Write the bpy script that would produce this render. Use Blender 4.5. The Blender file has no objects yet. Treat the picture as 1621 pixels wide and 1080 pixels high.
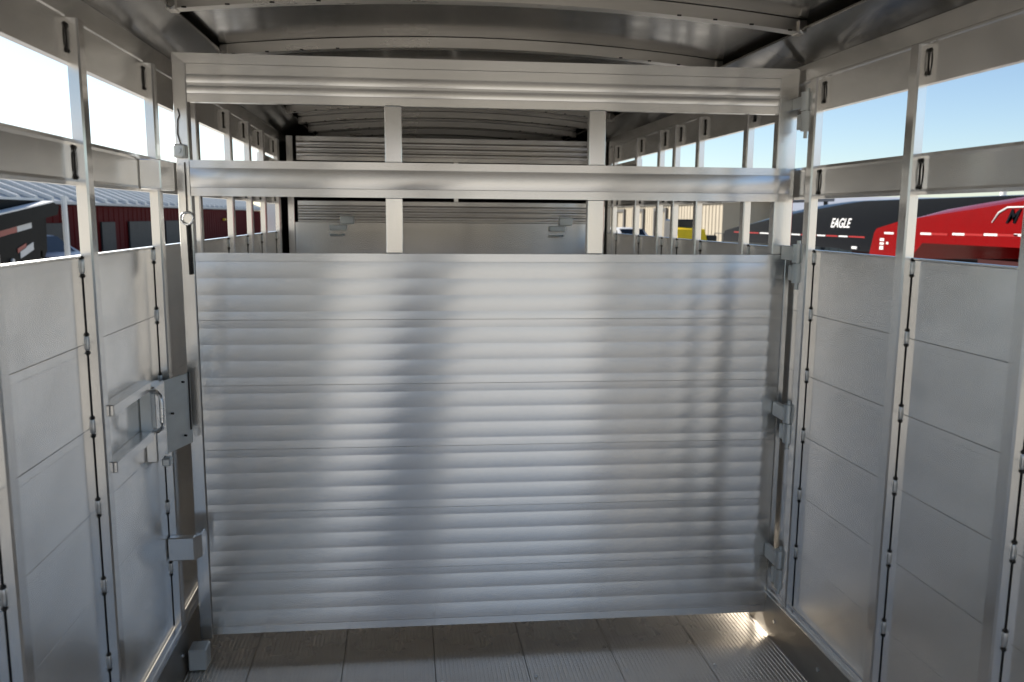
import bpy, bmesh, math, random
from mathutils import Vector, Matrix
random.seed(7)
sc = bpy.context.scene
C = sc.collection
R = math.radians

# ---------------------------------------------------------------- camera
CAM = Vector((-0.275, 0.0, 1.42))
cam_d = bpy.data.cameras.new("camera")
cam_d.sensor_width = 36.0
cam_d.lens = 1312.0 / 1621.0 * 36.0
cam_d.clip_start = 0.02
cam_d.clip_end = 6000.0
cam = bpy.data.objects.new("camera", cam_d)
C.objects.link(cam)
right = Vector((0.99181386, -0.12743714, 0.00806512))
down = Vector((-0.01107059, -0.14873895, -0.98881453))
fwd = Vector((0.12721129, 0.98063066, -0.14893216))
cam.matrix_world = Matrix(((right.x, -down.x, -fwd.x, CAM.x), (right.y, -down.y, -fwd.y, CAM.y),
                           (right.z, -down.z, -fwd.z, CAM.z), (0, 0, 0, 1)))
cam_d.dof.use_dof = True
cam_d.dof.focus_distance = 2.7
cam_d.dof.aperture_fstop = 5.0
sc.camera = cam

# ---------------------------------------------------------------- sky and sun
SUN_EL, SUN_AZ = R(27), R(-48)          # azimuth measured from +Y (trailer nose), negative = to the left
w = bpy.data.worlds.new("World"); sc.world = w; w.use_nodes = True
nt = w.node_tree; bg = nt.nodes["Background"]
sky = nt.nodes.new("ShaderNodeTexSky"); sky.sky_type = 'NISHITA'; sky.sun_disc = False
sky.sun_elevation = SUN_EL; sky.sun_rotation = SUN_AZ; sky.altitude = 150
sky.air_density = .85; sky.dust_density = .45; sky.ozone_density = 1.6
nt.links.new(sky.outputs[0], bg.inputs[0]); bg.inputs[1].default_value = 0.073
sun_d = bpy.data.lights.new("sun", 'SUN'); sun_d.energy = 5.0; sun_d.angle = R(0.5); sun_d.color = (1, .94, .84)
sun = bpy.data.objects.new("sun", sun_d); C.objects.link(sun)
to_sun = Vector((math.sin(SUN_AZ) * math.cos(SUN_EL), math.cos(SUN_AZ) * math.cos(SUN_EL), math.sin(SUN_EL)))
sun.rotation_euler = to_sun.to_track_quat('Z', 'Y').to_euler()
sun.location = to_sun * 50

vs = sc.view_settings
vs.view_transform = 'Standard'; vs.look = 'None'; vs.gamma = 1.0; vs.exposure = 1.22
try: vs.use_curve_mapping = False
except Exception: pass
sc.display_settings.display_device = 'sRGB'
sc.cycles.use_denoising = True
try: sc.cycles.denoiser = 'OPENIMAGEDENOISE'
except Exception: pass
sc.cycles.max_bounces = 10; sc.cycles.glossy_bounces = 8; sc.cycles.diffuse_bounces = 4
sc.cycles.sample_clamp_indirect = 6.0
sc.cycles.caustics_reflective = True
sc.cycles.blur_glossy = 0.6

# ---------------------------------------------------------------- materials
def mat_base(name):
    m = bpy.data.materials.new(name); m.use_nodes = True
    return m, m.node_tree, m.node_tree.nodes["Principled BSDF"]

def alu(name, lo, hi, r0, r1, stretch=(1, 1, 1), tint=(1, 1, .99), bump=0.0, scale=6.0, metallic=1.0, lobe=0.0, r2=.5, dust=0.0, dust_col=(.30, .27, .23), grain=None, an=.93, mot=.45, scuff=0.0):
    """mill finish aluminium: tone, gloss and fine relief vary with rolling marks and smudges"""
    m, t, b = mat_base(name); N, L = t.nodes, t.links
    tc = N.new("ShaderNodeTexCoord"); mp = N.new("ShaderNodeMapping"); mp.inputs["Scale"].default_value = stretch
    L.new(tc.outputs["Object"], mp.inputs[0])
    n1 = N.new("ShaderNodeTexNoise"); n1.inputs["Scale"].default_value = scale; n1.inputs["Detail"].default_value = 6
    L.new(mp.outputs[0], n1.inputs["Vector"])
    n2 = N.new("ShaderNodeTexNoise"); n2.inputs["Scale"].default_value = 2.3; n2.inputs["Detail"].default_value = 8
    n2.inputs["Roughness"].default_value = .65
    L.new(tc.outputs["Object"], n2.inputs["Vector"])
    mx = N.new("ShaderNodeMix"); mx.data_type = 'FLOAT'; mx.inputs[0].default_value = mot
    L.new(n1.outputs[0], mx.inputs[2]); L.new(n2.outputs[0], mx.inputs[3])
    rc = N.new("ShaderNodeMapRange"); rc.inputs[1].default_value = .3; rc.inputs[2].default_value = .7
    rc.inputs[3].default_value = lo; rc.inputs[4].default_value = hi
    L.new(mx.outputs[0], rc.inputs[0])
    cc = N.new("ShaderNodeCombineColor")
    for i in range(3):
        mm = N.new("ShaderNodeMath"); mm.operation = 'MULTIPLY'; mm.inputs[1].default_value = tint[i]
        L.new(rc.outputs[0], mm.inputs[0]); L.new(mm.outputs[0], cc.inputs[i])
    L.new(cc.outputs[0], b.inputs["Base Color"])
    rr = N.new("ShaderNodeMapRange"); rr.inputs[1].default_value = .3; rr.inputs[2].default_value = .7
    rr.inputs[3].default_value = r1; rr.inputs[4].default_value = r0
    L.new(mx.outputs[0], rr.inputs[0]); L.new(rr.outputs[0], b.inputs["Roughness"])
    b.inputs["Metallic"].default_value = metallic
    if bump:
        bp = N.new("ShaderNodeBump"); bp.inputs["Strength"].default_value = bump; bp.inputs["Distance"].default_value = .002
        L.new(n1.outputs[0], bp.inputs["Height"]); L.new(bp.outputs[0], b.inputs["Normal"])
    if grain:                                  # extrusion lines spread reflections across the grain
        tg = N.new("ShaderNodeCombineXYZ")
        for i in range(3): tg.inputs[i].default_value = grain[i]
        L.new(tg.outputs[0], b.inputs["Tangent"]); b.inputs["Anisotropic"].default_value = an
    out = N["Material Output"]; last = b.outputs[0]
    if lobe:                                   # oxide haze: a second, duller reflection
        b2 = N.new("ShaderNodeBsdfPrincipled"); b2.inputs["Metallic"].default_value = metallic; b2.inputs["Roughness"].default_value = r2
        L.new(cc.outputs[0], b2.inputs["Base Color"])
        ms = N.new("ShaderNodeMixShader"); ms.inputs[0].default_value = lobe
        L.new(last, ms.inputs[1]); L.new(b2.outputs[0], ms.inputs[2]); last = ms.outputs[0]
    if dust:
        df = N.new("ShaderNodeBsdfDiffuse"); df.inputs[0].default_value = dust_col + (1,)
        dr = N.new("ShaderNodeMapRange"); dr.inputs[1].default_value = .35; dr.inputs[2].default_value = .65
        dr.inputs[3].default_value = dust * .5; dr.inputs[4].default_value = min(1, dust * 1.5)
        L.new(n2.outputs[0], dr.inputs[0])
        ms = N.new("ShaderNodeMixShader"); L.new(dr.outputs[0], ms.inputs[0])
        L.new(last, ms.inputs[1]); L.new(df.outputs[0], ms.inputs[2]); last = ms.outputs[0]
    if scuff:                                  # water marks, hoof scuffs and dull oxide patches
        n3 = N.new("ShaderNodeTexNoise"); n3.inputs["Scale"].default_value = 3.4; n3.inputs["Detail"].default_value = 4
        n3.inputs["Roughness"].default_value = .55; n3.inputs["Distortion"].default_value = .9
        mp3 = N.new("ShaderNodeMapping"); mp3.inputs["Scale"].default_value = (1, 1, 1.6); mp3.inputs["Location"].default_value = (3.1, 7.7, 1.3)
        L.new(tc.outputs["Object"], mp3.inputs[0]); L.new(mp3.outputs[0], n3.inputs["Vector"])
        sr = N.new("ShaderNodeMapRange"); sr.inputs[1].default_value = .42; sr.inputs[2].default_value = .72
        sr.inputs[3].default_value = 0; sr.inputs[4].default_value = scuff
        L.new(n3.outputs[0], sr.inputs[0])
        b3 = N.new("ShaderNodeBsdfPrincipled"); b3.inputs["Metallic"].default_value = .6; b3.inputs["Roughness"].default_value = .62
        b3.inputs["Base Color"].default_value = (.42, .40, .37, 1)
        ms = N.new("ShaderNodeMixShader"); L.new(sr.outputs[0], ms.inputs[0])
        L.new(last, ms.inputs[1]); L.new(b3.outputs[0], ms.inputs[2]); last = ms.outputs[0]
    L.new(last, out.inputs[0])
    return m

def paint(name, col, rough=.4, metallic=0.0, vary=.12, scale=5, coat=0.0, bump=0.0, spec=.3):
    m, t, b = mat_base(name); N, L = t.nodes, t.links
    tc = N.new("ShaderNodeTexCoord"); n = N.new("ShaderNodeTexNoise"); n.inputs["Scale"].default_value = scale
    n.inputs["Detail"].default_value = 6; L.new(tc.outputs["Object"], n.inputs["Vector"])
    cr = N.new("ShaderNodeValToRGB")
    cr.color_ramp.elements[0].position = .3; cr.color_ramp.elements[1].position = .7
    cr.color_ramp.elements[0].color = tuple(c * (1 - vary) for c in col) + (1,)
    cr.color_ramp.elements[1].color = tuple(min(1, c * (1 + vary)) for c in col) + (1,)
    L.new(n.outputs[0], cr.inputs[0]); L.new(cr.outputs[0], b.inputs["Base Color"])
    b.inputs["Roughness"].default_value = rough; b.inputs["Metallic"].default_value = metallic; b.inputs["Specular IOR Level"].default_value = spec
    if coat: b.inputs["Coat Weight"].default_value = coat; b.inputs["Coat Roughness"].default_value = .06
    if bump:
        bp = N.new("ShaderNodeBump"); bp.inputs["Strength"].default_value = bump; bp.inputs["Distance"].default_value = .02
        L.new(n.outputs[0], bp.inputs["Height"]); L.new(bp.outputs[0], b.inputs["Normal"])
    return m

M = {}
GZ = (.12, .16, 1)
M['gate_slat'] = alu('gate slat aluminium', .90, .94, .235, .255, (.8, 6, 6), scale=3, tint=(1, .985, .96), lobe=.08, r2=.5, dust=.05, dust_col=(.5, .48, .44), grain=GZ, an=.99)
M['rail'] = alu('rail aluminium', .80, .88, .19, .23, (.8, 6, 6), scale=3, tint=(1, .98, .945), lobe=.08, r2=.5, grain=GZ, an=.97)
M['stile'] = alu('stile aluminium', .82, .90, .18, .24, (6, 6, .8), scale=3, tint=(1, .985, .96), lobe=.2, r2=.5, grain=(.7, .7, .15), an=.6)
M['wall'] = alu('wall sheet aluminium', .88, .95, .17, .24, (3, .7, 3), scale=2.0, tint=(1, .98, .95), lobe=.10, r2=.6, dust=.08, dust_col=(.52, .50, .46), grain=GZ, mot=.7, an=.97, scuff=.22)
M['post'] = alu('post aluminium', .76, .86, .17, .23, (6, 6, .8), scale=3, tint=(1, .98, .95), lobe=.2, grain=(.7, .7, .15), an=.6)
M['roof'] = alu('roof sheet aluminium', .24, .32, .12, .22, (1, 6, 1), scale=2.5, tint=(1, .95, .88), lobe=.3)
M['bow'] = alu('roof bow aluminium', .50, .62, .24, .34, (1.0, 8, 8), scale=3, tint=(1, .95, .88))
M['floor'] = alu('floor aluminium', .80, .90, .20, .26, (8, .4, 8), scale=2, mot=.25, tint=(1, .93, .84), lobe=.22, dust=.16, dust_col=(.20, .175, .14), grain=(1, .12, .12), an=.9)
M['kick'] = alu('kick rail aluminium', .36, .48, .26, .38, (8, 1.0, 8), scale=3, tint=(1, .95, .88), lobe=.3, dust=.25, dust_col=(.17, .15, .125))
M['zinc'] = alu('zinc plated steel', .66, .82, .30, .48, (1, 1, 1), scale=22, tint=(.97, 1, .99), dust=.55, dust_col=(.66, .69, .68), scuff=.25)
M['steel'] = alu('galvanised steel', .60, .80, .20, .34, (1, 1, 1), scale=30)
M['weld'] = alu('weld bead', .45, .70, .25, .45, (1, 1, 1), scale=60, bump=.6)
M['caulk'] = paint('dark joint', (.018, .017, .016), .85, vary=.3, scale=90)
M['grime'] = paint('oily grime', (.03, .026, .022), .6, vary=.4, scale=60)

# ---------------------------------------------------------------- mesh helpers
class MB:
    def __init__(s): s.v = []; s.f = []; s.m = []
    def add(s, vs_, fs, mi=0):
        o = len(s.v); s.v += [tuple(v) for v in vs_]
        for f in fs: s.f.append([i + o for i in f]); s.m.append(mi)
    def box(s, x0, x1, y0, y1, z0, z1, mi=0):
        x0, x1 = min(x0, x1), max(x0, x1); y0, y1 = min(y0, y1), max(y0, y1); z0, z1 = min(z0, z1), max(z0, z1)
        v = [(x0, y0, z0), (x1, y0, z0), (x1, y1, z0), (x0, y1, z0), (x0, y0, z1), (x1, y0, z1), (x1, y1, z1), (x0, y1, z1)]
        s.add(v, [(0, 3, 2, 1), (4, 5, 6, 7), (0, 1, 5, 4), (1, 2, 6, 5), (2, 3, 7, 6), (3, 0, 4, 7)], mi)
    def cbox(s, x0, x1, y0, y1, z0, z1, c=.003, mi=0):
        """box with chamfered edges"""
        bm = bmesh.new(); bmesh.ops.create_cube(bm, size=1)
        for v in bm.verts:
            v.co = Vector(((x0 + x1) / 2 + v.co.x * abs(x1 - x0), (y0 + y1) / 2 + v.co.y * abs(y1 - y0), (z0 + z1) / 2 + v.co.z * abs(z1 - z0)))
        bmesh.ops.bevel(bm, geom=bm.edges[:], offset=c, segments=1, affect='EDGES')
        bm.verts.index_update()
        s.add([v.co[:] for v in bm.verts], [[v.index for v in f.verts] for f in bm.faces], mi); bm.free()
    def prism(s, pts, axis, a, b, mi=0):
        """closed outline pts (2D) extruded along axis from a to b; axis x: pts=(y,z), y: (x,z), z: (x,y)"""
        def P(p, t): return {'x': (t, p[0], p[1]), 'y': (p[0], t, p[1]), 'z': (p[0], p[1], t)}[axis]
        n = len(pts); v = [P(p, a) for p in pts] + [P(p, b) for p in pts]
        f = [list(range(n))[::-1], [i + n for i in range(n)]]
        for i in range(n): j = (i + 1) % n; f.append([i, j, j + n, i + n])
        s.add(v, f, mi)
    def tube(s, pts, r, seg=8, closed=False, mi=0, caps=True):
        pts = [Vector(p) for p in pts]; n = len(pts); rings = []
        for i, p in enumerate(pts):
            if closed: d = pts[(i + 1) % n] - pts[i - 1]
            else: d = pts[min(i + 1, n - 1)] - pts[max(i - 1, 0)]
            d.normalize(); u = d.cross(Vector((0, 0, 1)))
            if u.length < .2: u = d.cross(Vector((1, 0, 0)))
            u.normalize(); w_ = d.cross(u)
            rr = r[i] if isinstance(r, (list, tuple)) else r
            rings.append([p + (u * math.cos(2 * math.pi * k / seg) + w_ * math.sin(2 * math.pi * k / seg)) * rr for k in range(seg)])
        v = [q for rg in rings for q in rg]; f = []
        for i in range(n if closed else n - 1):
            for k in range(seg):
                a, b2 = i * seg + k, i * seg + (k + 1) % seg
                c, d2 = ((i + 1) % n) * seg + (k + 1) % seg, ((i + 1) % n) * seg + k
                f.append([a, b2, c, d2])
        if caps and not closed: f += [list(range(seg))[::-1], [(n - 1) * seg + k for k in range(seg)]]
        s.add(v, f, mi)
    def build(s, name, mat, parent=None, smooth=False, loc=None, label=None):
        me = bpy.data.meshes.new(name); me.from_pydata(s.v, [], s.f)
        for mm in (mat if isinstance(mat, (list, tuple)) else [mat]): me.materials.append(mm)
        for p, mi in zip(me.polygons, s.m): p.material_index = mi
        bm = bmesh.new(); bm.from_mesh(me); bmesh.ops.recalc_face_normals(bm, faces=bm.faces); bm.to_mesh(me); bm.free()
        if smooth:
            me.polygons.foreach_set('use_smooth', [True] * len(me.polygons))
            me.set_sharp_from_angle(angle=R(smooth if smooth is not True else 40))
        o = bpy.data.objects.new(name, me); C.objects.link(o)
        if parent: o.parent = parent
        if loc: o.location = loc
        if label: o['label'] = label
        return o

def inst(src, parent, loc=(0, 0, 0), rot=None, name=None):
    o = src.copy(); C.objects.link(o); o.parent = parent; o.location = loc
    if rot: o.rotation_euler = rot
    return o

def thing(name, label, cat, loc=(0, 0, 0), rz=0, group=None):
    o = bpy.data.objects.new(name, None); C.objects.link(o); o.empty_display_size = .2
    o.location = loc; o.rotation_euler = (0, 0, rz); o['label'] = label; o['category'] = cat
    if group: o['group'] = group
    return o
def tag(o, label, cat, group=None):
    o['label'] = label; o['category'] = cat
    if group: o['group'] = group
    return o
def struct(name, label=None, mesh_obj=None):
    o = mesh_obj or bpy.data.objects.new(name, None)
    if not mesh_obj: C.objects.link(o); o.empty_display_size = .2
    o['kind'] = 'structure'
    if label: o['label'] = label
    return o

# ================================================================ the trailer
XL, XR = -1.019, 1.018
Y0, Y1 = -0.42, 7.6            # rear opening, front bulkhead
GROUND = -0.6

# ground ----------------------------------------------------------
gm, t, b = mat_base('gravel yard')
N, L = t.nodes, t.links
tc = N.new("ShaderNodeTexCoord"); n1 = N.new("ShaderNodeTexNoise"); n1.inputs["Scale"].default_value = .35; n1.inputs["Detail"].default_value = 10
n2 = N.new("ShaderNodeTexVoronoi"); n2.inputs["Scale"].default_value = 30
L.new(tc.outputs["Object"], n1.inputs["Vector"]); L.new(tc.outputs["Object"], n2.inputs["Vector"])
mx = N.new("ShaderNodeMix"); mx.data_type = 'FLOAT'; mx.inputs[0].default_value = .35
L.new(n1.outputs[0], mx.inputs[2]); L.new(n2.outputs[0], mx.inputs[3])
cr = N.new("ShaderNodeValToRGB"); cr.color_ramp.elements[0].color = (.42, .40, .36, 1); cr.color_ramp.elements[1].color = (.62, .59, .53, 1)
L.new(mx.outputs[0], cr.inputs[0]); L.new(cr.outputs[0], b.inputs["Base Color"]); b.inputs["Roughness"].default_value = .95
g = MB(); S = 2500
g.add([(-S, -S, 0), (S, -S, 0), (S, S, 0), (-S, S, 0)], [(0, 1, 2, 3)])
go = g.build('ground', gm, loc=(0, 0, GROUND)); struct('ground', None, go)

# floor -----------------------------------------------------------
floor = struct('floor'); floor.location = (0, 0, -.036)
def floor_plank_mesh(w_, y0, y1):
    n = 22; p = w_ / n; pts = []
    for i in range(n):
        a = -w_ / 2 + i * p
        pts += [(a + .0005 if i == 0 else a, -.002), (a + p * .30, -.002), (a + p * .44, 0), (a + p * .86, 0)]
    pts += [(w_ / 2 - .0005, -.002), (w_ / 2 - .0005, -.03), (-w_ / 2 + .0005, -.03)]
    m = MB()
    k = len(pts); v = [(q[0], y0, q[1]) for q in pts] + [(q[0], y1, q[1]) for q in pts]
    f = [[i, (i + 1) % k, (i + 1) % k + k, i + k] for i in range(k)]
    m.add(v, f)
    # end caps as quads down to the underside
    return m
pw = .298
fp = floor_plank_mesh(pw - .0012, Y0, Y1).build('floor_plank', M['floor'], floor, loc=(-.787 + pw * 0.5, 0, 0))
for i in (-1, 1, 2, 3, 4, 5):
    o = inst(fp, floor, (-.787 + pw * (i + .5), 0, 0))
m = MB()
m.box(-1.04, 1.04, Y0, Y1, -.06, -.032); m.build('subfloor', M['caulk'], floor)
# cross seam weld of the planks in front of the gate is a row of small screws
m = MB()
for i in range(7):
    x = -.787 + pw * i + .02
    for yy in (2.43, 3.6, 1.2):
        m.tube([(x, yy, -.002), (x, yy, .0035)], .006, 8)
m.build('screws', M['steel'], floor)['kind'] = 'stuff'

# walls -----------------------------------------------------------
SLAT_Z = [.11 + i * .2012 for i in range(7)]
def wall(name, side):
    X = XL if side < 0 else XR
    s = 1 if side < 0 else -1          # direction to the inside
    W = struct(name)
    # six interlocking solid slats
    h = .2012
    def slat(y0, y1):
        m = MB()
        # section (depth inward d, z)
        pr = [(-.02, 0), (-.0006, 0), (0, .0006), (0, h - .0215), (-.0007, h - .0213), (-.0007, h - .0206), (0, h - .0204), (0, h - .0016), (-.0006, h - .0010), (-.02, h - .0010)]
        m.prism([(X + s * d, z) for d, z in pr], 'y', y0, y1)
        return m.build('wall_slat', M['wall'], W)
    sl = slat(Y0, 5.25); sl.location = (0, 0, SLAT_Z[0])
    for z in SLAT_Z[1:6]: inst(sl, W, (0, 0, z))
    # bright top cap of the solid part
    m = MB(); m.cbox(X - s * .022, X + s * .0025, Y0, 5.25, 1.3175, 1.3215, .001); m.build('top_cap', M['rail'], W)
    # kick rail
    m = MB()
    m.prism([(X + s * d, z) for d, z in [(0, -.0358), (.034, -.0358), (.024, .098), (0, .098)]], 'y', Y0, Y1)
    m.build('kick_plate', M['kick'], W)
    m = MB()
    m.prism([(X + s * d, z) for d, z in [(-.002, .0985), (.030, .0985), (.030, .104), (.020, .106), (.018, .112), (.008, .112), (.006, .107), (-.002, .107)]], 'y', Y0, 5.25)
    m.build('kick_cap', M['rail'], W)
    m = MB()
    for k in range(20): m.tube([(X + s * .024, Y0 + .2 + k * .31, .030), (X + s * .0335, Y0 + .2 + k * .31, .030)], .007, 8)
    m.build('rivets', M['steel'], W)['kind'] = 'stuff'
    # mid rail between the two open slots
    m = MB()
    m.prism([(X + s * d, z) for d, z in [(-.02, 1.482), (0, 1.482), (.0015, 1.490), (0, 1.497), (0, 1.570), (.0015, 1.577), (0, 1.585), (-.02, 1.585)]], 'y', Y0, 5.25)
    m.build('mid_rail', M['wall'], W)
    # header plate over the slots, with its lip and upper plate
    m = MB()
    m.prism([(X + s * d, z) for d, z in [(-.02, 1.753), (0, 1.753), (0, 1.850), (.004, 1.853), (.004, 1.858), (0, 1.861), (0, 1.912), (-.02, 1.912)]], 'y', Y0, 5.25)
    m.build('header', M['wall'], W)
    # sloping cove between wall and roof
    m = MB()
    m.prism([(X - s * .02, 1.913), (X + s * .004, 1.913), (X + s * .126, 1.966), (X + s * .133, 1.966), (X + s * .133, 1.9705), (X + s * .124, 1.9705), (X + s * .004, 1.919), (X - s * .02, 1.919)], 'y', Y0, Y1)
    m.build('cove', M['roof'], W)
    m = MB(); m.box(X - s * .028, X - s * .021, Y0, Y1, 1.90, 2.02); m.build('outer_rail', M['wall'], W)
    # filler panels that close the slots further in, and the solid front compartment
    m = MB(); m.cbox(X - s * .016, X - s * .004, 4.55, 5.25, 1.5855, 1.740, .001); m.build('slot_cover', M['wall'], W)
    m = MB(); m.box(X - s * .02, X, 5.2505, Y1, 0, 1.912); m.build('front_panel', M['roof'], W)
    # posts
    ys = [-.38, .10, .58, 1.05, 1.555, 2.04, 2.60, 3.10, 3.68, 4.12, 4.52, 5.02] if side < 0 else [-.38, .10, .60, 1.06, 1.545, 1.985, 2.505, 3.02, 3.54, 3.86, 4.10, 4.52, 5.02]
    p = MB()
    D, Wd = .026, .042
    # hat section: web facing the rear, narrow inner face, web facing the front
    pr = [(X - s * .001, 0), (X - s * .001, Wd), (X + s * (D - .004), Wd), (X + s * D, Wd - .005), (X + s * D, .005), (X + s * (D - .004), 0)]
    p.prism([(a, c) for a, c in pr], 'z', .113, 1.8495)
    post = p.build('wall_post', M['post'], W, loc=(0, ys[0], 0))
    # post cuts through mid rail / header: those plates butt against it optically, the post is proud
    # sub parts: caulk line along the rear web and weld beads at each slat joint
    cm = MB()
    zs = [.118] + SLAT_Z[1:6] + [1.316]
    edges = []
    for i in range(6):
        a = zs[i] + (.018 if i else 0); bb = zs[i + 1] - .018
        edges.append((a, bb))
    for a, bb in edges:
        cm.box(X + s * .0001, X + s * .0022, -.0014, .0004, a, bb)
    seam = cm.build('seam', M['caulk'], post)
    bm_ = MB()
    for z in SLAT_Z[1:6] + [1.297]:
        pts = [(X + s * .002, -.001, z - .017 + k * .0057) for k in range(7)]
        bm_.tube(pts, [.0028, .0048, .0042, .005, .0042, .0048, .0028], 7)
    bead = bm_.build('weld_bead', M['weld'], post, smooth=60)
    dm = MB()
    for z in SLAT_Z[1:6] + [1.297]:
        for dz in (-.021, .021):
            zz = z + dz + random.uniform(-.002, .002)
            dm.tube([(X + s * .0015, -.0015, zz - .005), (X + s * .0015, -.0015, zz), (X + s * .0015, -.0015, zz + .005)], [.002, .0052, .002], 7)
    # dark ringed plug welds on mid rail and header
    for z0, z1 in ((1.500, 1.567), (1.778, 1.834)):
        zc, hh, ww = (z0 + z1) / 2, (z1 - z0) / 2, .0065
        ring = [(X + s * .0012, -.007 + ww * math.cos(a), zc + hh * math.sin(a)) for a in [2 * math.pi * k / 20 for k in range(20)]]
        dm.tube(ring, .0011, 6, closed=True)
        for ze in (z0, z1): dm.tube([(X + s * .001, -.006, ze - .005), (X + s * .001, -.006, ze), (X + s * .001, -.006, ze + .005)], [.002, .0050, .002], 7)
    spots = dm.build('weld_burn', M['grime'], post, smooth=60)
    for y in ys[1:]:
        q = inst(post, W, (0, y, 0))
        for ch in (seam, bead, spots): inst(ch, q)
    # exterior skin of the mid part so light only enters by the slots
    return W
WLf = wall('wall_left', -1)
WRt = wall('wall_right', 1)

# roof ------------------------------------------------------------
roof = struct('ceiling')
def arc(x, base, rise, half=.89): return base + rise * (1 - (x / half) ** 2)
def roof_strip(y0, y1):
    m = MB(); n = 28; top = []; bot = []
    for i in range(n + 1):
        x = -1.045 + 2.09 * i / n
        bot.append((x, arc(x, 1.993, .050))); top.append((x, arc(x, 1.993, .050) + .004))
    m.prism(bot + top[::-1], 'y', y0, y1)
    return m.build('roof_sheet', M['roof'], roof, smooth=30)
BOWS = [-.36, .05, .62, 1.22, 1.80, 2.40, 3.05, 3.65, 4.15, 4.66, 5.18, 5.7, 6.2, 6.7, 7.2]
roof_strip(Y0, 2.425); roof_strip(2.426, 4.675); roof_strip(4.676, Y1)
bm0 = MB(); n = 24; lo = []; hi = []
for i in range(n + 1):
    x = -.882 + 1.764 * i / n
    lo.append((x, arc(x, 1.957, .050))); hi.append((x, arc(x, 1.957, .050) + .034))
bm0.prism(lo + hi[::-1], 'y', 0, .028)
# lower flange of the bow
bm0.prism([(x, z - .0022) for x, z in lo] + [(x, z - .0002) for x, z in lo[::-1]], 'y', -.008, .036)
bow = bm0.build('roof_bow', M['bow'], roof, loc=(0, BOWS[0], 0), smooth=30)
cl = MB()
for sgn in (-1, 1):
    cl.cbox(sgn * .868, sgn * .893, -.010, .038, 1.9535, 1.990, .002)
    cl.tube([(sgn * .87, -.012, 1.962), (sgn * .88, -.012, 1.955), (sgn * .89, -.012, 1.964)], [.003, .005, .003], 6)
clip = cl.build('bow_clip', M['bow'], bow)
fm = MB()
for k in range(16):
    x = -.84 + 1.68 * k / 15 + random.uniform(-.01, .01)
    if abs(x) > .45:
        fm.tube([(x - .006, -.009, arc(x, 1.957, .050) - .0015), (x + .006, -.009, arc(x, 1.957, .050) - .0015)], .0025, 5)
sw = fm.build('stitch_weld', M['grime'], bow)
for y in BOWS[1:]:
    q = inst(bow, roof, (0, y, 0)); inst(clip, q); inst(sw, q)

# rear frame round the loading opening (behind the camera) and the bulkhead at the far end
rf = struct('rear_frame')
m = MB(); m.cbox(-1.05, -.965, Y0 - .07, Y0 - .002, -.05, 2.06, .004); m.build('jamb', M['post'], rf)
m = MB(); m.cbox(.965, 1.05, Y0 - .07, Y0 - .002, -.05, 2.06, .004); m.build('jamb', M['post'], rf)
m = MB(); m.cbox(-.9648, .9648, Y0 - .07, Y0 - .002, 1.90, 2.06, .004); m.build('rear_header', M['rail'], rf)
m = MB(); m.cbox(-.9648, .9648, Y0 - .07, Y0 - .002, -.12, -.040, .004); m.build('door_sill', M['rail'], rf)
fb = MB(); fb.box(-1.04, 1.04, Y1 + .002, Y1 + .03, -.06, 2.05); fo = fb.build('front_bulkhead', M['roof']); struct('front_bulkhead', None, fo)

# ================================================================ gates
def ribbed_slat(m, x0, x1, z0, h, ribs, first=False, last=False, sag=.0014, depth=.012):
    """ribs of convex section; joints fall in the middle of a rib"""
    p = h / ribs; pts = []; seg = 7
    def rib(a, b2, t0, t1):
        for k in range(seg + 1):
            t = t0 + (t1 - t0) * k / seg
            z = a + (b2 - a) * (k / seg)
            pts.append((-sag * (1 - (2 * t - 1) ** 2), z))
    # lower half rib, full ribs, upper half rib
    if last: pts.append((-sag, 0)); pts.append((-sag, p / 2 - .001)); pts.append((0, p / 2))
    else: pts.append((-sag + .0010, .0002)); rib(.0006, p / 2, .51, 1)
    for i in range(ribs - 1): rib(p / 2 + i * p, p / 2 + (i + 1) * p, 0, 1)
    if first: pts.append((-sag, h - p / 2 + .001)); pts.append((-sag, h))
    else: rib(h - p / 2, h - .0006, 0, .49); pts.append((-sag + .0010, h - .0002))
    pts.append((depth, h - .0002)); pts.append((depth, .0002))
    m.prism([(y, z + z0) for y, z in pts], 'x', x0, x1)

def profile_rail(m, x0, x1, z0, z1, cuts, sag=.004, depth=.026):
    """rail with flat lips and crowned bands; cuts = list of (za, zb) crowned"""
    pts = [(0, z0)]
    for a, b2 in cuts:
        pts.append((0, a - .0008)); pts.append((.0012, a))
        for k in range(8):
            t = k / 7
            pts.append((-sag * (1 - (2 * t - 1) ** 2), a + .001 + (b2 - a - .002) * t))
        pts.append((.0012, b2)); pts.append((0, b2 + .0008))
    pts.append((0, z1)); pts += [(depth, z1), (depth, z0)]
    m.prism(pts, 'x', x0, x1)

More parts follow.
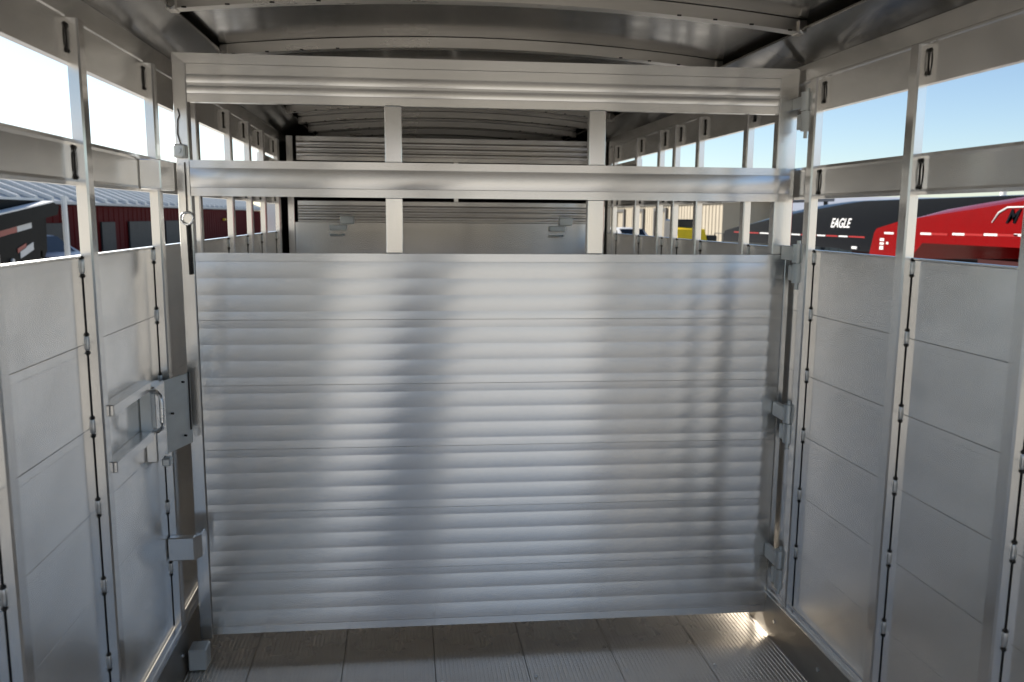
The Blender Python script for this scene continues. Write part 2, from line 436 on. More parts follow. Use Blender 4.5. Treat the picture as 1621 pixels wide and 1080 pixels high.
gate = thing('divider_gate', 'bright aluminium swing gate with ribbed lower half across the whole trailer, nearest the camera', 'gate', (0, 2.68, 0), R(-1.5))
GB, GT = .0265, 1.2985
hs = (GT - GB) / 6
for i in range(6):
    m = MB(); ribbed_slat(m, -.924, .990, 0, hs - .0002, 4, first=(i == 5), last=(i == 0))
    o = m.build('slat', M['gate_slat'], gate, smooth=25, loc=(0, 0, GB + i * hs))
m = MB(); m.cbox(-.967, -.9265, -.004, .036, .012, 1.898, .0025); m.build('stile', M['stile'], gate)
m = MB(); m.cbox(.9915, 1.010, -.004, .036, .012, 1.2985, .002); m.cbox(.944, 1.008, -.002, .036, 1.3005, 1.898, .0025); m.build('stile', M['stile'], gate)
for x in (-.333, .316):
    m = MB(); m.cbox(x, x + .053, -.0035, .034, 1.3, 1.4735, .002); m.build('upright', M['stile'], gate)
    m = MB(); m.cbox(x, x + .053, -.0035, .034, 1.5835, 1.7555, .002); m.build('upright', M['stile'], gate)
m = MB(); profile_rail(m, -.926, .990, 1.474, 1.583, [(1.500, 1.559)], sag=.0034, depth=.0025); m.build('mid_rail', M['rail'], gate, smooth=25, loc=(0, -.0066, 0))
m = MB(); m.box(-.926, .9435, -.002, .026, 1.476, 1.581); m.build('mid_rail_core', M['rail'], gate)
m = MB(); profile_rail(m, -.926, .9435, 1.756, 1.868, [(1.781, 1.806), (1.812, 1.839)], sag=.0014); m.build('top_rail', M['rail'], gate, smooth=25)
# mitred cap over the top rail
m = MB()
m.prism([(-.966, 1.899), (1.006, 1.899), (.9435, 1.869), (-.926, 1.869)], 'y', -.0045, .036); m.build('top_cap', M['rail'], gate)
# back skin closes the ribs
m = MB(); m.box(-.924, .9895, .0125, .030, GB + .002, GT - .002); m.build('back_skin', M['wall'], gate)
# latch pin, ring, wire and clamp hanging on the free stile
m = MB(); m.tube([(-.9385, -.011, 1.385), (-.937, -.011, 1.30), (-.936, -.011, 1.232)], .0062, 8); m.build('latch_pin', M['grime'], gate, smooth=60)
m = MB(); m.tube([(-.9395 + .019 * math.cos(a), -.014 + .003 * math.sin(2 * a), 1.405 + .019 * math.sin(a)) for a in [2 * math.pi * k / 24 for k in range(24)]], .0036, 8, closed=True)
m.build('pull_ring', M['steel'], gate, smooth=60)
m = MB(); m.tube([(-.9405, -.010, 1.424), (-.9405, -.009, 1.50), (-.9405, -.010, 1.575)], .0016, 6)
m.tube([(-.949, -.010, 1.629), (-.957, -.009, 1.66), (-.955, -.009, 1.70), (-.949, -.008, 1.715), (-.953, -.008, 1.735)], .0016, 6)
m.build('wire', M['grime'], gate, smooth=60)
m = MB(); m.cbox(-.967, -.932, -.034, -.0045, 1.588, 1.628, .005); m.tube([(-.950, -.034, 1.608), (-.950, -.040, 1.608)], .009, 10); m.build('clamp', M['zinc'], gate)
# hinges on the other stile
for z, h_ in ((1.212, .125), (.675, .13), (.160, .135), (1.695, .12)):
    m = MB()
    x = 1.0
    m.tube([(x, -.088, z), (x, -.088, z + h_ * .50)], .019, 16)
    m.tube([(x - .006, -.088, z + h_ * .53), (x - .006, -.088, z + h_)], .0165, 16)
    m.tube([(x - .003, -.088, z - .022), (x - .003, -.088, z + h_ + .012)], .0065, 8)
    if z < 1.6: m.cbox(x - .026, x - .008, -.092, -.0055, z + h_ * .58, z + h_ * .95, .003)
    else: m.cbox(x - .014, x - .002, -.08, -.003, z + h_ * .62, z + h_ * .92, .003)
    m.cbox(x - .018, x + .012, -.078, -.050, z + h_ * .05, z + h_ * .45, .003)
    m.build('hinge', M['zinc'], gate, smooth=40)
# weld beads where the uprights meet the rails
wb0 = None
for x in (-.333, .316):
    for z in (1.3002, 1.4735, 1.5840, 1.7555):
        if wb0 is None:
            m = MB(); m.tube([(k * .0075, 0, 0) for k in range(8)], [.0012, .0026, .0021, .0028, .0022, .0027, .0022, .0012], 6)
            wb0 = m.build('weld_bead', M['weld'], gate, smooth=60, loc=(x, -.004, z))
        else: inst(wb0, gate, (x, -.004, z))

# far gate ---------------------------------------------------------
fg = thing('divider_gate', 'dim far gate with plain lower plate and two slam latches, seen through the nearer gate', 'gate', (0, 5.3, 0), 0)
m = MB(); profile_rail(m, -.925, .985, 1.75, 1.893, [(1.775, 1.80), (1.806, 1.832), (1.84, 1.866)], sag=.003); m.build('top_rail', M['rail'], fg, smooth=25)
m = MB(); profile_rail(m, -.925, .985, 1.377, 1.504, [(1.385, 1.412), (1.418, 1.445), (1.452, 1.478)], sag=.003); m.build('upper_panel', M['rail'], fg, smooth=25)
m = MB(); m.cbox(-.945, .99, .004, .03, .03, 1.3745, .002); m.build('lower_panel', M['rail'], fg)
m = MB(); m.cbox(-.985, -.9465, -.004, .03, .02, 1.895, .002); m.build('stile', M['stile'], fg)
m = MB(); m.cbox(.9865, 1.012, -.004, .03, .02, 1.895, .002); m.build('stile', M['stile'], fg)
m = MB(); m.cbox(.036, .066, .004, .03, 1.505, 1.749, .002); m.build('upright', M['stile'], fg)
m = MB(); m.cbox(-.36, -.33, .004, .03, 1.505, 1.749, .002); m.build('upright', M['stile'], fg)
for x in (-.70, .68):
    m = MB()
    m.cbox(x + .03, x + .115, -.020, -.0045, 1.362, 1.412, .004)
    m.cbox(x - .035, x + .07, -.026, .0035, 1.325, 1.358, .004)
    m.tube([(x - .03, -.024, 1.30), (x - .03, -.045, 1.296), (x + .05, -.045, 1.296), (x + .05, -.024, 1.30)], .006, 8)
    m.build('slam_latch', M['zinc'], fg, smooth=40)
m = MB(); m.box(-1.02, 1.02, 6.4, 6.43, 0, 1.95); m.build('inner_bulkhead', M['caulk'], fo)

# ================================================================ hardware on the left wall
# slam latch housing: plate from the post to the gate stile, box, handle, two rails
m = MB()
m.prism([(-.992, 2.535), (-.949, 2.668), (-.953, 2.670), (-.996, 2.537)], 'z', .702, .926)
m.prism([(-.992, 2.535), (-.996, 2.537), (-1.020, 2.525), (-1.018, 2.520)], 'z', .702, .926)
pl = m.build('latch_plate', M['zinc'], WLf)
m = MB(); m.cbox(-1.018, -.985, 2.420, 2.520, .708, .932, .004); m.build('latch_box', M['stile'], pl)
for z in (.928, .785):
    m = MB(); m.cbox(-1.0185, -.983, 2.0835, 2.384, z, z + .028, .002); m.build('latch_rail', M['stile'], WLf)
m = MB(); hd = [(-.990, 2.395, .922), (-.972, 2.385, .926), (-.958, 2.378, .915), (-.955, 2.375, .90), (-.955, 2.373, .84), (-.958, 2.376, .822), (-.972, 2.385, .812), (-.990, 2.395, .815)]
m.tube(hd, .0065, 10); m.build('handle', M['steel'], pl, smooth=60)
m = MB(); m.cbox(-1.0185, -.985, 2.385, 2.4195, .800, .926, .003); m.cbox(-1.0, -.975, 2.50, 2.53, .672, .698, .004);  m.build('handle_base', M['zinc'], pl)
m = MB(); m.box(-.9525, -.9495, 2.655, 2.672, .745, .93); m.build('latch_slot', M['grime'], pl)
# channel at mid rail height and bracket at the foot that catch the gate
m = MB(); m.cbox(-1.0185, -.960, 2.505, 2.650, 1.487, 1.572, .003); m.build('gate_catch', M['stile'], WLf)
m = MB(); m.cbox(-1.017, -.9375, 2.572, 2.600, .345, .420, .003); m.prism([(-.937, 2.574), (-.921, 2.602), (-.921, 2.650), (-.9255, 2.650), (-.9255, 2.604), (-.937, 2.590)], 'z', .346, .419)
m.build('gate_catch', M['stile'], WLf)
m = MB()
for yy, zz in ((2.565, .82), (2.625, .905), (2.625, .735)):
    xx = -.992 + (yy - 2.535) / .133 * .043
    m.tube([(xx, yy, zz), (xx + .007, yy - .003, zz)], .0035, 8)
m.build('bolts', M['grime'], pl)
m = MB(); m.cbox(-.978, -.922, 2.585, 2.650, .0008, .072, .004); m.build('floor_catch', M['zinc'], floor)

# ================================================================ outside
def at9(y, z, k): return (y * k, 1.42 + (z - 1.42) * k)

P_red = paint('red trailer paint', (.125, .0005, .001), .22, vary=.05, coat=0, spec=.12)
P_char = paint('charcoal trailer paint', (.0012, .0018, .0035), .22, vary=.08, coat=0, spec=.13)
P_navy = paint('dark blue paint', (.008, .013, .035), .3, vary=.08, coat=.1, spec=.2)
P_black = paint('black frame paint', (.003, .003, .004), .5, vary=.3, spec=.05)
P_under = paint('shaded dark red panel', (.022, .001, .0015), .6, vary=.1, spec=.1)  # trailer red darkened: the shade below the nose is put into the colour
P_white = paint('white decal', (.5, .5, .5), .4, vary=.03)
P_tred = paint('red reflector', (.22, .005, .005), .3, vary=.05)
P_rub = paint('tyre rubber', (.02, .02, .02), .8, vary=.2, scale=30)
P_rim = alu('wheel rim', .5, .7, .3, .4)
P_glass = paint('dark glass', (.01, .012, .015), .08, vary=.1)

def text_obj(name, body, mat, parent, mw, size, shear=.3, ext=.003):
    cu = bpy.data.curves.new(name, 'FONT'); cu.body = body; cu.size = size; cu.shear = shear; cu.extrude = ext; cu.offset = .004
    o = bpy.data.objects.new(name, cu); C.objects.link(o); bpy.context.view_layer.update()
    me = bpy.data.meshes.new_from_object(o.evaluated_get(bpy.context.evaluated_depsgraph_get()))
    bpy.data.objects.remove(o); bpy.data.curves.remove(cu)
    me.materials.clear(); me.materials.append(mat)
    q = bpy.data.objects.new(name, me); C.objects.link(q); q.parent = parent; q.matrix_local = mw
    return q

def wheel(parent, x, y, z, r, wd, side):
    m = MB(); n_ = 20
    prof = [(-wd / 2, r * .62), (-wd / 2, r * .94), (-wd / 2 + .02, r), (wd / 2 - .02, r), (wd / 2, r * .94), (wd / 2, r * .62)]
    v = []; f = []
    for k in range(n_):
        a = 2 * math.pi * k / n_
        for px, pr_ in prof: v.append((px, pr_ * math.cos(a), pr_ * math.sin(a)))
    q = len(prof)
    for k in range(n_):
        for j in range(q): f.append([k * q + j, k * q + (j + 1) % q, ((k + 1) % n_) * q + (j + 1) % q, ((k + 1) % n_) * q + j])
    m.add(v, f); ty = m.build('wheel', P_rub, parent, smooth=50, loc=(x, y, z))
    m = MB(); m.tube([(-wd * .3, 0, 0), (wd * .3, 0, 0)], r * .61, 20); m.tube([(-wd * .42, 0, 0), (wd * .42, 0, 0)], r * .2, 12)
    m.build('rim', P_rim, ty, smooth=40)
    return ty

def nose_trailer(name, label, cat, x0, width, top, low, body_z0, y_rear, nose_rear, paint_m, tape, group):
    """gooseneck trailer parked parallel to ours: top = [(Y, z crease, z roof line)], from the tip backwards"""
    th = thing(name, label, cat, (x0 + width / 2, (top[0][0] + y_rear) / 2, GROUND), 0, group)
    ox, oy, oz = th.location
    m = MB()
    secs = [(x0, 0.0), (x0 + .05, .42), (x0 + .17, 1.0), (x0 + width - .17, 1.0), (x0 + width - .05, .42), (x0 + width, 0.0)]
    rings = []
    for x, k in secs:
        tip = .10 * (1 - k)
        rg = [(x, y - (tip if i == 0 else 0) , zc + (zo - zc) * k) for i, (y, zc, zo) in enumerate(top)]
        rg += [(x, y, z) for y, z in low]
        rings.append(rg)
    n_ = len(rings[0]); v = [(a - ox, b2 - oy, c - oz) for rg in rings for a, b2, c in rg]; f = []
    for i in range(len(rings) - 1):
        for j in range(n_): f.append([i * n_ + j, i * n_ + (j + 1) % n_, (i + 1) * n_ + (j + 1) % n_, (i + 1) * n_ + j])
    f += [list(range(n_))[::-1], [(len(rings) - 1) * n_ + j for j in range(n_)]]
    m.add(v, f); m.build('nose_body', paint_m, th, smooth=18)
    # recessed lower box and black neck frame below
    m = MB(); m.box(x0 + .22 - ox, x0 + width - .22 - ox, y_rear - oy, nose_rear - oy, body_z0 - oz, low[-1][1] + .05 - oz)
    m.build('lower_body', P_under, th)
    m = MB()
    fz = low[-1][1] - oz
    for xx in (x0 + .35, x0 + width - .45):
        m.box(xx - ox, xx + .1 - ox, nose_rear - oy, low[1][0] - .2 - oy, fz - .22, fz + .01)
    m.box(x0 + .35 - ox, x0 + width - .35 - ox, nose_rear + .02 - oy, nose_rear + .10 - oy, fz - .75, fz - .2)
    for xx in (x0 + .35, x0 + width - .43): m.box(xx - ox, xx + .08 - ox, nose_rear + .5 - oy, nose_rear + .58 - oy, .05, fz - .2)
    m.box(x0 + .25 - ox, x0 + width - .25 - ox, nose_rear + .48 - oy, nose_rear + .62 - oy, 0.0, .05)
    m.build('neck_frame', P_black, th)
    for yy in (y_rear + 1.6, y_rear + 2.5):
        wheel(th, x0 + .10 - ox, yy - oy, .38, .38, .22, -1); wheel(th, x0 + width - .10 - ox, yy - oy, .38, .38, .22, 1)
    # reflective tape
    for (ya, yb, z, kind) in tape:
        m = MB(); m.box(x0 - .004 - ox, x0 + .002 - ox, ya - oy, yb - oy, z - .013 - oz, z + .013 - oz)
        m.build('reflector_tape', P_white if kind == 'w' else P_tred, th)
    return th

# red gooseneck
k = 6.775 / 9.275
S9 = lambda y, z: (y * k, 1.42 + (z - 1.42) * k)
top = [(15.72, 1.16, 1.17), (15.50, 1.24, 1.27), (14.83, 1.37, 1.41), (14.25, 1.44, 1.50), (13.7, 1.50, 1.60), (12.74, 1.59, 1.70), (11.6, 1.71, 1.81), (10.2, 1.84, 1.92), (9.0, 1.88, 1.96), (4.5, 1.90, 1.98)]
top = [(S9(a, b_)[0], S9(a, b_)[1], S9(a, c_)[1]) for a, b_, c_ in top]
low = [(4.5, 1.02), (14.0, 1.00), (14.35, .70), (15.72, .70)]
low = [S9(a, b_) for a, b_ in low]
low_r = low
tape = []
for ua in (15.22, 14.07, 13.18, 12.40, 11.73, 11.1, 10.5):
    y_, z_ = S9(ua, 1.155 + (15.2 - ua) * .012); tape.append((y_ - .225, y_, z_, 'w'))
    tape.append((y_ - .225 - (.33 if ua > 11.2 else .2), y_ - .228, z_, 'r')) if ua < 15 else None
red = nose_trailer('gooseneck_trailer', 'bright red gooseneck trailer nose with white dashes along its side, right of the wall', 'trailer', 6.5, 2.3, top, low, -.15, 3.4, 12.9 * k, P_red, [t_ for t_ in tape if t_], 'gooseneck trailers parked on the right')
ox, oy, oz = red.location
def side_text(th, body, mat, x, y, z, size, name='lettering', shear=.35):
    ox, oy, oz = th.location
    mw = Matrix.Translation((x - ox, y - oy, z - oz)) @ Matrix(((0, 0, -1, 0), (-1, 0, 0, 0), (0, 1, 0, 0), (0, 0, 0, 1)))
    return text_obj(name, body, mat, th, mw, size, shear)
yl, zl = S9(12.02, 1.44)
side_text(red, 'M', P_char, 6.494, yl - .06, zl - .045, .22, shear=.5)
m = MB(); 
m.tube([(6.495 - ox, yl + .16 - oy, zl - .045 - oz), (6.494 - ox, yl + .06 - oy, zl + .07 - oz), (6.494 - ox, yl - .08 - oy, zl + .13 - oz), (6.494 - ox, yl - .5 - oy, zl + .135 - oz)], [.004, .010, .009, .008], 6)
m.build('emblem', P_white, red)
y_, z_ = S9(15.35, .86)
for dy, dz, a_, b_ in ((0, .10, .10, .04), (0, .05, .10, .03), (.0, -.02, .09, .05), (-.16, .06, .05, .03)):
    m = MB(); m.box(6.495 - ox, 6.5 - ox, y_ + dy - a_ - oy, y_ + dy - oy, z_ + dz - oz, z_ + dz + b_ - oz); m.build('decal', P_white, red)

# charcoal gooseneck behind it
k2 = 8.775 / 11.275
S11 = lambda y, z: (y * k2, 1.42 + (z - 1.42) * k2)
top = [(28.6, .98, 1.00), (27.4, 1.12, 1.16), (26.3, 1.22, 1.27), (24.6, 1.42, 1.52), (23.4, 1.54, 1.66), (21.8, 1.68, 1.80), (20.4, 1.80, 1.875), (19.4, 1.86, 1.885), (12.5, 1.88, 1.90)]
top = [(S11(a, b_)[0], S11(a, b_)[1], S11(a, c_)[1]) for a, b_, c_ in top]
low = [S11(a, b_) for a, b_ in [(12.5, .62), (20.2, .62), (20.6, .66), (28.6, .60)]]
tape = []
for (a, b_, kd) in [(27.6, 26.7, 'r'), (26.7, 25.6, 'r'), (25.5, 24.75, 'w'), (24.7, 23.4, 'r'), (23.3, 22.75, 'w'), (22.7, 21.8, 'r'), (21.75, 21.3, 'w'), (21.25, 20.65, 'r'), (20.6, 20.15, 'w'), (20.1, 19.35, 'r')]:
    ya, z_ = S11(a, .96); yb, _ = S11(b_, .96); tape.append((yb, ya, z_ + .003 * (24 - a), kd))
char = nose_trailer('gooseneck_trailer', 'charcoal gooseneck trailer lettered EAGLE, behind the red one', 'trailer', 8.5, 2.3, top, low, -.15, 9.0, 20.4 * k2, P_char, tape, 'gooseneck trailers parked on the right')
y_, z_ = S11(21.05, 1.20)
side_text(char, 'EAGLE', P_white, 8.494, y_, z_, .26, shear=.45)
y_, z_ = S11(19.75, .67); ox, oy, oz = char.location
m = MB(); m.cbox(8.47 - ox, 8.5 - ox, y_ - .1 - oy, y_ + .1 - oy, z_ - oz, z_ + .05 - oz, .008); m.build('marker_lamp', P_white, char)

# background buildings, right ------------------------------------------------
P_tan = paint('tan siding', (.27, .235, .18), .7, vary=.05, scale=.8)
P_grey = paint('grey siding', (.17, .17, .18), .6, vary=.06, scale=.8)
P_gdark = paint('dark opening', (.03, .028, .027), .6, vary=.2)
P_groof = alu('standing seam roof', .55, .68, .35, .5, metallic=.7)
P_lroof = paint('pale metal roof', (.42, .42, .44), .35, vary=.05, scale=.6)
P_trim = paint('white trim', (.7, .69, .66), .5, vary=.03)

def siding(m, x0, x1, y, z0, z1, pitch=.6, d=.05):
    """ribbed metal siding on a wall that faces -Y"""
    pts = [(x0, y + .2)]; x = x0
    while x < x1 - .01:
        xe = min(x + pitch, x1)
        pts += [(x, y), (x + (xe - x) * .78, y), (x + (xe - x) * .82, y - d), (x + (xe - x) * .96, y - d)]
        x = xe
    pts += [(x1, y), (x1, y + .2)]
    m.prism(pts, 'z', z0, z1)
# long tan metal building, its sunny side towards our trailer
def siding_x(m, x, y0, y1, z0, z1, pitch, d, sgn=1):
    pts = [(x - .2 * sgn, y0)]; y = y0
    while y < y1 - .01:
        ye = min(y + pitch, y1)
        pts += [(x, y), (x, y + (ye - y) * .78), (x + d * sgn, y + (ye - y) * .82), (x + d * sgn, y + (ye - y) * .96)]
        y = ye
    pts += [(x, y1), (x - .2 * sgn, y1)]
    m.prism(pts, 'z', z0, z1)
bd = thing('metal_building', 'tan ribbed metal building far off to the right, framed by the slots beyond the gate', 'building', (18, 55, GROUND))
ox, oy, oz = bd.location
m = MB(); siding_x(m, 16 - ox, 41.5 - oy, 72 - oy, 0, 2.95, .5, .03, -1); m.box(16.2 - ox, 19 - ox, 41.5 - oy, 72 - oy, 0, 2.95); m.build('wall', P_tan, bd)
m = MB(); m.box(15.6 - ox, 19.2 - ox, 41.2 - oy, 72.3 - oy, 2.952, 3.12); m.build('roof', P_gdark, bd)
for ya in (50.5, 55.5, 60.5):
    m = MB(); m.box(15.86 - ox, 15.94 - ox, ya - oy, ya + .3 - oy, 0, 2.4); m.box(15.86 - ox, 15.94 - ox, ya + 2.4 - oy, ya + 2.7 - oy, 0, 2.4); m.box(15.86 - ox, 15.94 - ox, ya - oy, ya + 2.7 - oy, 2.402, 2.62); m.build('door_frame', P_gdark, bd)
cp = thing('carport', 'dark open carport behind the charcoal trailer nose', 'shed', (20, 44, GROUND))
ox, oy, oz = cp.location
for xx in (18.5, 21.3):
    for yy in (41, 46):
        m = MB(); m.box(xx - ox, xx + .16 - ox, yy - oy, yy + .16 - oy, 0, 2.9); m.build('leg', P_gdark, cp)
m = MB(); m.box(18.3 - ox, 21.7 - ox, 40.8 - oy, 46.6 - oy, 2.902, 3.15); m.build('roof', P_grey, cp)
m = MB(); m.box(18.5 - ox, 21.5 - ox, 46.3 - oy, 46.4 - oy, 0, 2.9); m.build('back_wall', P_gdark, cp)
# low grey-roofed shed and long beige one behind the trailers
sb = thing('long_shed', 'long shed with pale metal roof behind the charcoal and red trailers', 'building', (38, 50, GROUND))
ox, oy, oz = sb.location
m = MB(); siding(m, 22.0 - ox, 60 - ox, 47 - oy, 0, 2.45, .6); m.box(22 - ox, 60 - ox, 47.2 - oy, 58 - oy, 0, 2.45); m.build('wall', P_tan, sb)
m = MB(); m.prism([(46.4 - oy, 2.452), (52.6 - oy, 3.5), (59 - oy, 2.452)], 'x', 21.6 - ox, 60.4 - ox); m.build('roof', P_lroof, sb)
dk = thing('equipment_canopy', 'black sloped canopy rising behind the red trailer', 'canopy', (15.0, 16.5, GROUND))
ox, oy, oz = dk.location
m = MB(); m.prism([(18.7 - oy, 2.38), (16.2 - oy, 2.72), (13.5 - oy, 2.66), (13.5 - oy, 2.56), (16.2 - oy, 2.62), (18.7 - oy, 2.30)], 'x', -1.2, 1.3); m.build('canopy_roof', P_gdark, dk)
for xx in (-1.1, 1.1):
    for yy in (14.0, 18.2):
        m = MB(); m.box(xx, xx + .08, yy - oy, yy + .08 - oy, 0, 2.4); m.build('leg', P_black, dk)
m = MB(); m.tube([(0, 0, 0), (0, 0, 3.7)], .17, 10); tag(m.build('white_pillar', P_trim, loc=(33.6, 44, GROUND)), 'short white pillar rising above the red trailer roof', 'post')

# yellow skid loader
P_yel = paint('yellow paint', (.75, .50, .02), .35, vary=.05)
ys_ = thing('skid_loader', 'small yellow loader with dark cab parked by the tan building', 'loader', (11.2, 33.5, GROUND))
m = MB(); m.cbox(-.65, .65, -1.2, 1.1, .35, 1.05, .05); m.prism([(-1.2, 1.05), (-.9, 1.55), (-.3, 1.62), (-.3, 1.05)], 'x', -.60, .60); m.build('body', P_yel, ys_)
m = MB(); m.cbox(-.5, .5, -.25, .95, 1.06, 1.95, .06); m.build('cab', P_glass, ys_)
m = MB()
for sx in (-.75, .68): m.box(sx, sx + .08, -1.7, 1.0, .95, 1.10); m.box(sx, sx + .08, -1.75, -1.6, .2, 1.1)
m.build('lift_arms', P_yel, ys_)
m = MB(); m.prism([(-2.3, .1), (-1.7, .1), (-1.65, .65), (-1.8, .6)], 'x', -.8, .8); m.build('bucket', P_gdark, ys_)
for sx in (-.72, .72):
    for yy in (-.7, .6): wheel(ys_, sx, yy, .36, .36, .24, 1)

def small_car(name, label, loc, rz, pm, group=None):
    c = thing(name, label, 'car', loc, rz, group)
    m = MB()
    prof = [(-2.2, .35), (-2.25, .75), (-2.1, .92), (-1.2, 1.0), (-.6, 1.42), (.9, 1.46), (1.75, 1.02), (2.2, .95), (2.25, .4), (2.2, .3), (-2.1, .3)]
    secs = [(-.88, .94), (-.72, 1.0), (.72, 1.0), (.88, .94)]
    v = []; n_ = len(prof)
    for x, kk in secs:
        for y, z in prof: v.append((x * (1 if z < 1.1 else .84), y, .3 + (z - .3) * kk))
    f = [[i * n_ + j, i * n_ + (j + 1) % n_, (i + 1) * n_ + (j + 1) % n_, (i + 1) * n_ + j] for i in range(3) for j in range(n_)]
    f += [list(range(n_))[::-1], [3 * n_ + j for j in range(n_)]]
    m.add(v, f); m.build('body', pm, c, smooth=30)
    for sx in (-.80, .80):
        m = MB(); m.prism([(-1.0, 1.02), (-.55, 1.34), (.85, 1.37), (1.5, 1.03)], 'x', sx - .03, sx + .03); m.build('window', P_glass, c)
    m = MB(); m.prism([(-1.18, 1.015), (-.66, 1.40), (-.62, 1.38), (-1.12, 1.0)], 'x', -.66, .66); m.build('windscreen', P_glass, c)
    for sx in (-.8, .8):
        for yy in (-1.4, 1.4): wheel(c, sx, yy, .33, .33, .2, 1)
    for sx in (-.6, .6):
        m = MB(); m.cbox(sx - .14, sx + .14, -2.27, -2.2, .68, .82, .02); m.build('headlight', P_trim, c)
    return c
small_car('parked_car', 'white car with dark windows far beyond the right wall, left of the yellow loader', (11.6, 44, GROUND), R(8), P_white)
small_car('parked_car', 'dark blue car with a pale roof line in front of the maroon building', (-10.3, 23.2, GROUND), R(72), P_navy)
eq = thing('generator_cart', 'small black machine on a cart before the tan building', 'machine', (12.3, 33.6, GROUND))
m = MB(); m.cbox(-.45, .45, -.4, .4, .45, 1.0, .05); m.cbox(-.15, .3, -.3, .3, 1.0, 1.3, .04); m.build('engine', P_gdark, eq)
for sx in (-.55, .5):
    m = MB()
    m.tube([(sx, -.5, .3), (sx, -.5, 1.38), (sx, .5, 1.38), (sx, .5, .3)], .03, 6); m.build('roll_bar', P_gdark, eq)
for sx in (-.6, .6): wheel(eq, sx, 0, .25, .25, .14, 1)

# left side ----------------------------------------------------------------
P_mar = paint('maroon siding', (.075, .003, .003), .7, spec=.08, vary=.06, scale=.7)
P_sroof = paint('bright metal roof', (.42, .42, .42), .5, vary=.06, scale=.6)
mb_ = thing('maroon_building', 'long maroon metal building with bright ribbed roof and dark doors, left', 'building', (-15, 40, GROUND))
ox, oy, oz = mb_.location
def siding_x(m, x, y0, y1, z0, z1, pitch, d, sgn=1):
    pts = [(x - .2 * sgn, y0)]; y = y0
    while y < y1 - .01:
        ye = min(y + pitch, y1)
        pts += [(x, y), (x, y + (ye - y) * .78), (x + d * sgn, y + (ye - y) * .82), (x + d * sgn, y + (ye - y) * .96)]
        y = ye
    pts += [(x, y1), (x - .2 * sgn, y1)]
    m.prism(pts, 'z', z0, z1)
m = MB(); siding_x(m, -12 - ox, 18 - oy, 71 - oy, 0, 2.28, .6, .02); m.box(-21 - ox, -12.2 - ox, 18 - oy, 71 - oy, 0, 2.28); m.build('wall', P_mar, mb_)
m = MB(); m.prism([(-11.75 - ox, 2.30), (-11.75 - ox, 2.40), (-16.5 - ox, 4.3), (-21.4 - ox, 2.40), (-21.4 - ox, 2.30)], 'y', 17.8 - oy, 71.3 - oy)
rfm = m.build('roof', P_sroof, mb_)
m = MB(); y = 18.0
while y < 71:
    m.prism([(-11.74 - ox, 2.405), (-11.74 - ox, 2.53), (-16.5 - ox, 4.43), (-16.5 - ox, 4.305)], 'y', y - oy, y + .22 - oy); y += 1.25
m.build('roof_ribs', P_trim, rfm)['kind'] = 'stuff'
for ya, yb in ((34.2, 35.7), (37.5, 41.0), (43, 46), (28, 31)):
    m = MB(); m.box(-11.965 - ox, -11.90 - ox, ya - oy, yb - oy, 0, 1.66); m.build('door', P_gdark, mb_)
m = MB(); m.cbox(-11.95 - ox, -11.80 - ox, 56.2 - oy, 56.7 - oy, 1.60, 1.72, .02); m.build('wall_lamp', P_yel, mb_)
wb = thing('white_building', 'distant white building with two dark windows past the end of the maroon building', 'building', (-9.3, 76, GROUND))
m = MB(); m.box(-2.6, 2.2, -3, 3, 0, 2.95); m.build('wall', P_trim, wb)
m = MB(); m.prism([(-2.9, 2.952), (2.5, 2.952), (-.2, 3.7)], 'y', -3.2, 3.2); m.build('roof', P_lroof, wb)
for xx, ww in ((-.35, .5), (.35, .3)):
    for z in (.8, 1.8):
        m = MB(); m.box(xx, xx + ww, -3.05, -2.98, z, z + .7); m.build('window', P_glass, wb)

# black tilt bed trailer: slanted side beam with tape, flat deck, lamps
bt = thing('tilt_trailer', 'black trailer with slanted side rails, bright top edge and red and white reflectors, far left', 'trailer', (-7.6, 14, GROUND))
ox, oy, oz = bt.location
m = MB()
m.prism([(11.0 - oy, 1.25), (17.35 - oy, 1.98), (17.45 - oy, 2.14), (17.2 - oy, 2.213), (11.0 - oy, 1.53)], 'x', -.1, .62); m.build('tilted_rail', P_black, bt)
m = MB()
m.prism([(11.0 - oy, 1.532), (17.2 - oy, 2.215), (17.2 - oy, 2.24), (11.0 - oy, 1.557)], 'x', .40, .625); m.build('edge_highlight', P_trim, bt)  # white strip paints the sun highlight along the black rail
m = MB()
m.prism([(11.0 - oy, .40), (16.75 - oy, 1.05), (17.0 - oy, 1.30), (17.05 - oy, 1.93), (11.0 - oy, 1.24)], 'x', .0, .52); m.build('side_body', P_black, bt)
m = MB(); m.box(-2.2, .36, 12.2 - oy, 17.4 - oy, 2.242, 2.285); m.build('deck', P_trim, bt)  # white colour stands in for sunlight on the black trailer's top
m = MB(); m.box(-2.2, .35, 12.2 - oy, 17.3 - oy, 2.05, 2.24); m.build('deck_frame', P_black, bt)
def slant(ya, yb, z_a, h_, mat, sl_=.11):
    m = MB(); m.prism([(ya - oy, z_a - oz), (yb - oy, z_a + (yb - ya) * sl_ - oz), (yb - oy, z_a + (yb - ya) * sl_ + h_ - oz), (ya - oy, z_a + h_ - oz)], 'x', .521, .530)
    m.build('reflector_tape', mat, bt)
slant(15.05, 15.78, .99, .11, P_tred); slant(15.79, 16.38, 1.07, .10, P_white)
slant(15.85, 16.4, .60, .14, P_white, .25); slant(15.75, 16.1, .70, .08, P_tred, .25)
m = MB(); m.tube([(.53, 15.5 - oy, 1.17), (.56, 15.5 - oy, 1.17)], .05, 10); m.build('marker_lamp', P_white, bt)
for yy in (11.6, 12.6): wheel(bt, .45, yy - oy, .36, .36, .22, 1); wheel(bt, -1.9, yy - oy, .36, .36, .22, 1)
